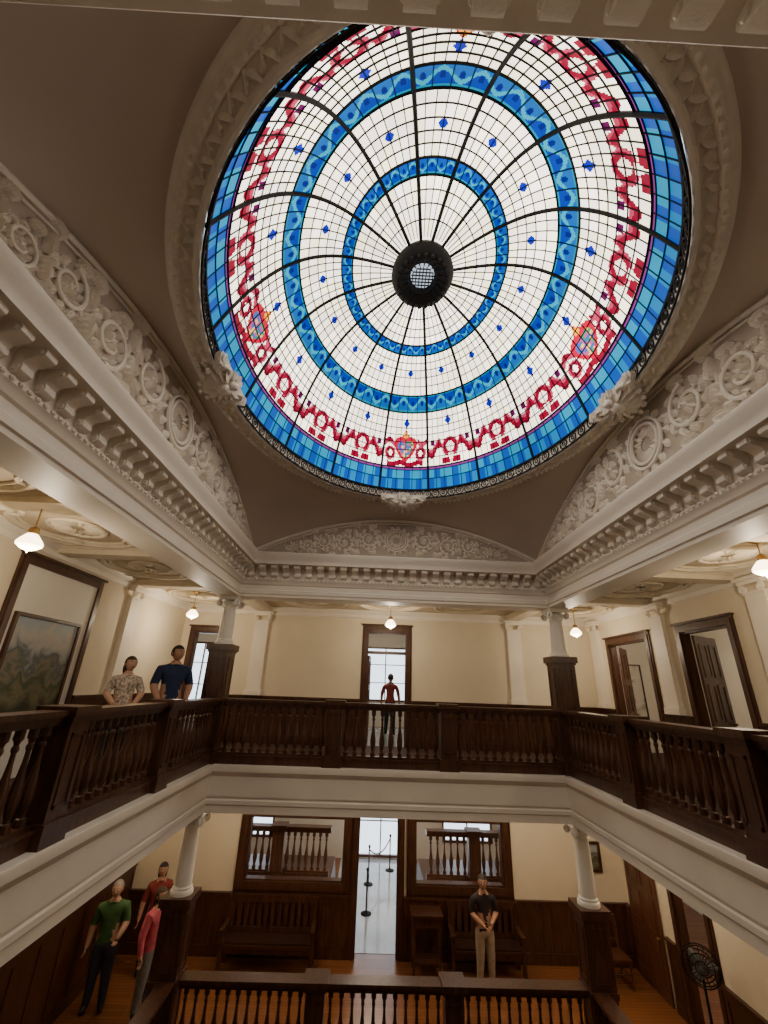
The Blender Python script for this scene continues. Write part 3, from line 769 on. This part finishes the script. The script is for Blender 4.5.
# ------------------------------------------------------------ people
def cloth(name,c): return mat(name,c,.8,.18,14)
SK=[mat('skin_a',(.42,.22,.14),.5,.05),mat('skin_b',(.55,.33,.23),.5,.05)]
HA=[mat('hair_dark',(.015,.01,.008),.6,.3,40),mat('hair_grey',(.25,.22,.2),.6,.3,40),mat('hair_brown',(.05,.025,.012),.6,.3,40)]
SHOE=mat('shoe_leather',(.02,.015,.012),.4,.1)
EW=mat('eye_white',(.8,.8,.78),.3,.02); LIP=mat('lip',(.35,.12,.10),.5,.05)
def human(name,loc,H,rz,top,bottom,hair,skin,arms=None,sleeve=.5,legs=None,longhair=False,headyaw=0,headpitch=0,female=False,bulk=1.0):
    e=empty(name,loc,rz)
    aL=(arms or {}).get('L',((.15,.01,.645),(.165,-.03,.51))); aR=(arms or {}).get('R',((-.15,.01,.645),(-.165,-.03,.51)))
    lg=legs or {'L':((.058,-.012,.285),(.065,.015,.045)),'R':((-.058,-.006,.285),(-.07,.01,.045))}
    sw=.098 if female else .115
    P=[(0,0,.53),(0,0,.61),(0,.005,.71),(0,.005,.785),(0,.003,.83),(0,-.003,.875)]
    Rr=[(.088,.066),(.074,.058),(.090,.063),(.066,.048),(.037,.037),(.034,.034)]
    E=[(0,1,'top'),(1,2,'top'),(2,3,'top'),(3,4,'neck'),(4,5,'neck')]
    for sg,ar in ((1,aL),(-1,aR)):
        i=len(P); w=Vector(ar[1]); el=Vector(ar[0]); dr=(w-el).normalized()
        P+=[(sg*sw,.005,.780),ar[0],ar[1],tuple(w+dr*.03)]
        Rr+=[(.040,.040),(.031,.031),(.020,.020),(.022,.013)]
        E+=[(3,i,'top'),(i,i+1,'ua'),(i+1,i+2,'fa'),(i+2,i+3,'hand')]
    for sg,l in ((1,lg['L']),(-1,lg['R'])):
        i=len(P); an=Vector(l[1])
        P+=[(sg*.05,0,.49),l[0],l[1],tuple(an+Vector((sg*.012,-.075,-.025)))]
        Rr+=[(.062,.062),(.043,.043),(.030,.030),(.024,.019)]
        E+=[(0,i,'leg'),(i,i+1,'leg'),(i+1,i+2,'shin'),(i+2,i+3,'foot')]
    me=bpy.data.meshes.new('tmp'); me.from_pydata([tuple(Vector(p)*H) for p in P],[(a,b) for a,b,_ in E],[])
    o=bpy.data.objects.new('tmp',me); COL.objects.link(o)
    md=o.modifiers.new('s','SKIN'); sd=me.skin_vertices[0].data
    for i,r in enumerate(Rr):
        k=bulk if i<4 or E[max(0,i-1)][2]!='foot' else 1
        sd[i].radius=(r[0]*H*k,r[1]*H*k); sd[i].use_root=(i==0)
    ms=o.modifiers.new('u','SUBSURF'); ms.levels=2; ms.render_levels=2
    dg=bpy.context.evaluated_depsgraph_get(); dg.update()
    nm=bpy.data.meshes.new_from_object(o.evaluated_get(dg)); bpy.data.objects.remove(o)
    nm.name='body'; nm.materials.clear()
    for x in (top,bottom,skin,SHOE): nm.materials.append(x)
    segs=[(Vector(P[a])*H,Vector(P[b])*H,t) for a,b,t in E]
    for p in nm.polygons:
        c=p.center; best=None
        for a,b,t in segs:
            ab=b-a; u=max(0,min(1,(c-a).dot(ab)/ab.length_squared)); d=(c-(a+ab*u)).length
            if best is None or d<best[0]: best=(d,t,u)
        t,u=best[1],best[2]
        mi={'top':0,'neck':2,'ua':0 if u<sleeve*2 else 2,'fa':0 if sleeve>=1 else 2,'hand':2,'leg':1,'shin':1,'foot':3}[t]
        if t=='top' and c.z<.525*H: mi=1
        if t=='leg' and c.z>.525*H: mi=0
        if t=='neck' and c.z<.825*H: mi=0
        p.material_index=mi; p.use_smooth=True
    bo=bpy.data.objects.new('body',nm); COL.objects.link(bo); bo.parent=e
    mb=MB()
    for sg,ar in ((1,aL),(-1,aR)):
        w=Vector(ar[1]); dr=(w-Vector(ar[0])).normalized()
        side=Vector((0,-1,0)) if abs(dr.y)<.7 else Vector((-sg,0,0))
        side=(side-dr*side.dot(dr)).normalized(); nrm=dr.cross(side)*sg
        pc=w+dr*.03
        for k,(off,L) in enumerate(((-.015,.036),(-.005,.043),(.005,.045),(.015,.040))):
            b0=pc+side*off+dr*.012
            pts=[b0,b0+dr*L*.5,b0+dr*L*.8-nrm*.006,b0+dr*L*.98-nrm*.016]
            mb.tube([p*H for p in pts],[.0062*H,.0058*H,.005*H,.0042*H],6)
        b0=w+dr*.012+side*.012; mb.tube([p*H for p in (b0,b0+dr*.018+side*.014,b0+dr*.036+side*.018)],[.0075*H,.0065*H,.005*H],6)
    mb.obj('fingers',[skin],bo,smooth=60)
    he=empty('head',(0,-.008*H,.868*H)); he.parent=e; he.rotation_euler=(headpitch,0,headyaw)
    mb=MB(); cz=.058
    def hf(u):
        x,y,z=u; t=1-.26*max(0,-z)**1.5
        return (x*t,y*(1-.12*max(0,-z))-.10*max(0,-z),z)
    s=H
    mb.ell((0,0,cz*s),(.050*s,.060*s,.068*s),20,0,hf,rings=14)
    mb.ell((0,-.062*s,.050*s),(.008*s,.013*s,.014*s),8,0,rings=6)
    mb.ell((0,-.058*s,.058*s),(.005*s,.009*s,.018*s),8,0,rings=6)
    for sg in (-1,1):
        mb.ell((sg*.050*s,.004*s,.055*s),(.006*s,.013*s,.018*s),8,0,rings=6)
        mb.ell((sg*.019*s,-.052*s,.064*s),(.010*s,.006*s,.006*s),8,1,rings=6)
        mb.ell((sg*.019*s,-.0565*s,.064*s),(.0045*s,.003*s,.0045*s),8,2,rings=5)
        mb.tube([(sg*.009*s,-.057*s,.075*s),(sg*.02*s,-.057*s,.078*s),(sg*.032*s,-.048*s,.075*s)],.0025*s,5,2)
    mb.tube([(-.017*s,-.052*s,.025*s),(-.007*s,-.0595*s,.026*s),(.007*s,-.0595*s,.026*s),(.017*s,-.052*s,.025*s)],[.002*s,.0045*s,.0045*s,.002*s],6,3)
    mb.obj('face',[skin,EW,hair,LIP],he,smooth=60)
    mb=MB()
    kp=lambda c:not(c[1]<-.012*s and c[2]<.088*s) and c[2]>(.03*s if not longhair else .0)
    mb.ell((0,.006*s,(cz+.006)*s),(.055*s,.063*s,.069*s),20,0,None,kp,rings=14)
    if longhair: mb.ell((0,.035*s,.02*s),(.050*s,.034*s,.085*s),14,0,rings=10)
    mb.obj('hair',[hair],he,smooth=60)
    mb=MB(); mb.tube([(.046*H*cos(2*pi*k/16),.004*H+.042*H*sin(2*pi*k/16),.818*H-.006*H*sin(2*pi*k/16)) for k in range(16)],.008*H,6,closed=True); mb.obj('collar',[top],e)
    return e
blue=cloth('navy_tshirt',(.008,.018,.065)); dk=cloth('dark_shirt',(.02,.012,.015)); kh=cloth('khaki_trousers',(.42,.34,.24)); pat=mat('patterned_blouse',(.45,.37,.30),.8,.75,26)
pink=cloth('pink_shirt',(.55,.10,.14)); green=cloth('green_shirt',(.05,.13,.04)); jean=cloth('denim',(.04,.055,.09)); red=cloth('red_shirt',(.22,.03,.025)); blk=cloth('black_trousers',(.012,.012,.014)); grw=cloth('grey_trousers',(.2,.2,.2))
rest={'L':((.15,-.02,.66),(.09,-.13,.585)),'R':((-.15,-.02,.66),(-.09,-.13,.585))}
human('man_in_navy_shirt',(-3.66,8.55,0.002),2.05,.7,blue,jean,HA[0],SK[0],{'L':((.155,-.01,.65),(.12,-.08,.55)),'R':((-.155,-.01,.65),(-.12,-.08,.55))},headyaw=.3,bulk=1.22)
human('woman_in_patterned_blouse',(-4.2,8.0,0.002),1.80,.6,pat,blk,HA[2],SK[1],rest,longhair=True,female=True,headyaw=.3,bulk=1.1)
human('visitor_in_red_shirt',(.68,15.2,0.008),1.85,pi-.2,red,blk,HA[0],SK[0])
human('man_in_dark_shirt',(2.6,11.4,ZG+.002),1.9,.1,dk,kh,HA[0],SK[0],{'L':((.145,.0,.65),(.05,-.10,.60)),'R':((-.145,.0,.65),(-.05,-.10,.59))},sleeve=.5,headyaw=-.3,bulk=1.08)
human('woman_in_pink_shirt',(-3.86,10.5,ZG+.002),1.85,1.2,pink,grw,HA[2],SK[1],longhair=True,female=True,sleeve=1,bulk=1.2)
human('man_in_green_shirt',(-4.75,10.6,ZG+.002),1.9,.2,green,jean,HA[1],SK[1],{'L':((.15,0,.65),(.12,-.10,.58)),'R':((-.15,0,.65),(-.16,-.04,.51))},bulk=1.2)
human('woman_in_red_top',(-4.35,11.7,ZG+.002),1.85,.4,red,blk,HA[0],SK[0],female=True,longhair=True,bulk=1.12)
# ------------------------------------------------------------ world + camera
w=bpy.data.worlds.new('sky'); bpy.context.scene.world=w; w.use_nodes=True
bg=w.node_tree.nodes['Background']; bg.inputs[0].default_value=(.80,.90,1,1); bg.inputs[1].default_value=2.8
f=423.
fw_=Vector((370-384,512-686,-f)); up=Vector((421-384,512+510,-f)); fw_.normalize(); up=(up-fw_*up.dot(fw_)).normalized(); rt=fw_.cross(up)
Rm=Matrix((rt,fw_,up))
cam=bpy.data.cameras.new('camera'); co=bpy.data.objects.new('camera',cam); COL.objects.link(co)
co.matrix_world=Matrix.Translation((0,0,1.45))@Rm.to_4x4()
cam.sensor_fit='VERTICAL'; cam.sensor_height=36; cam.lens=f/1024*36; cam.clip_start=.02
bpy.context.scene.camera=co
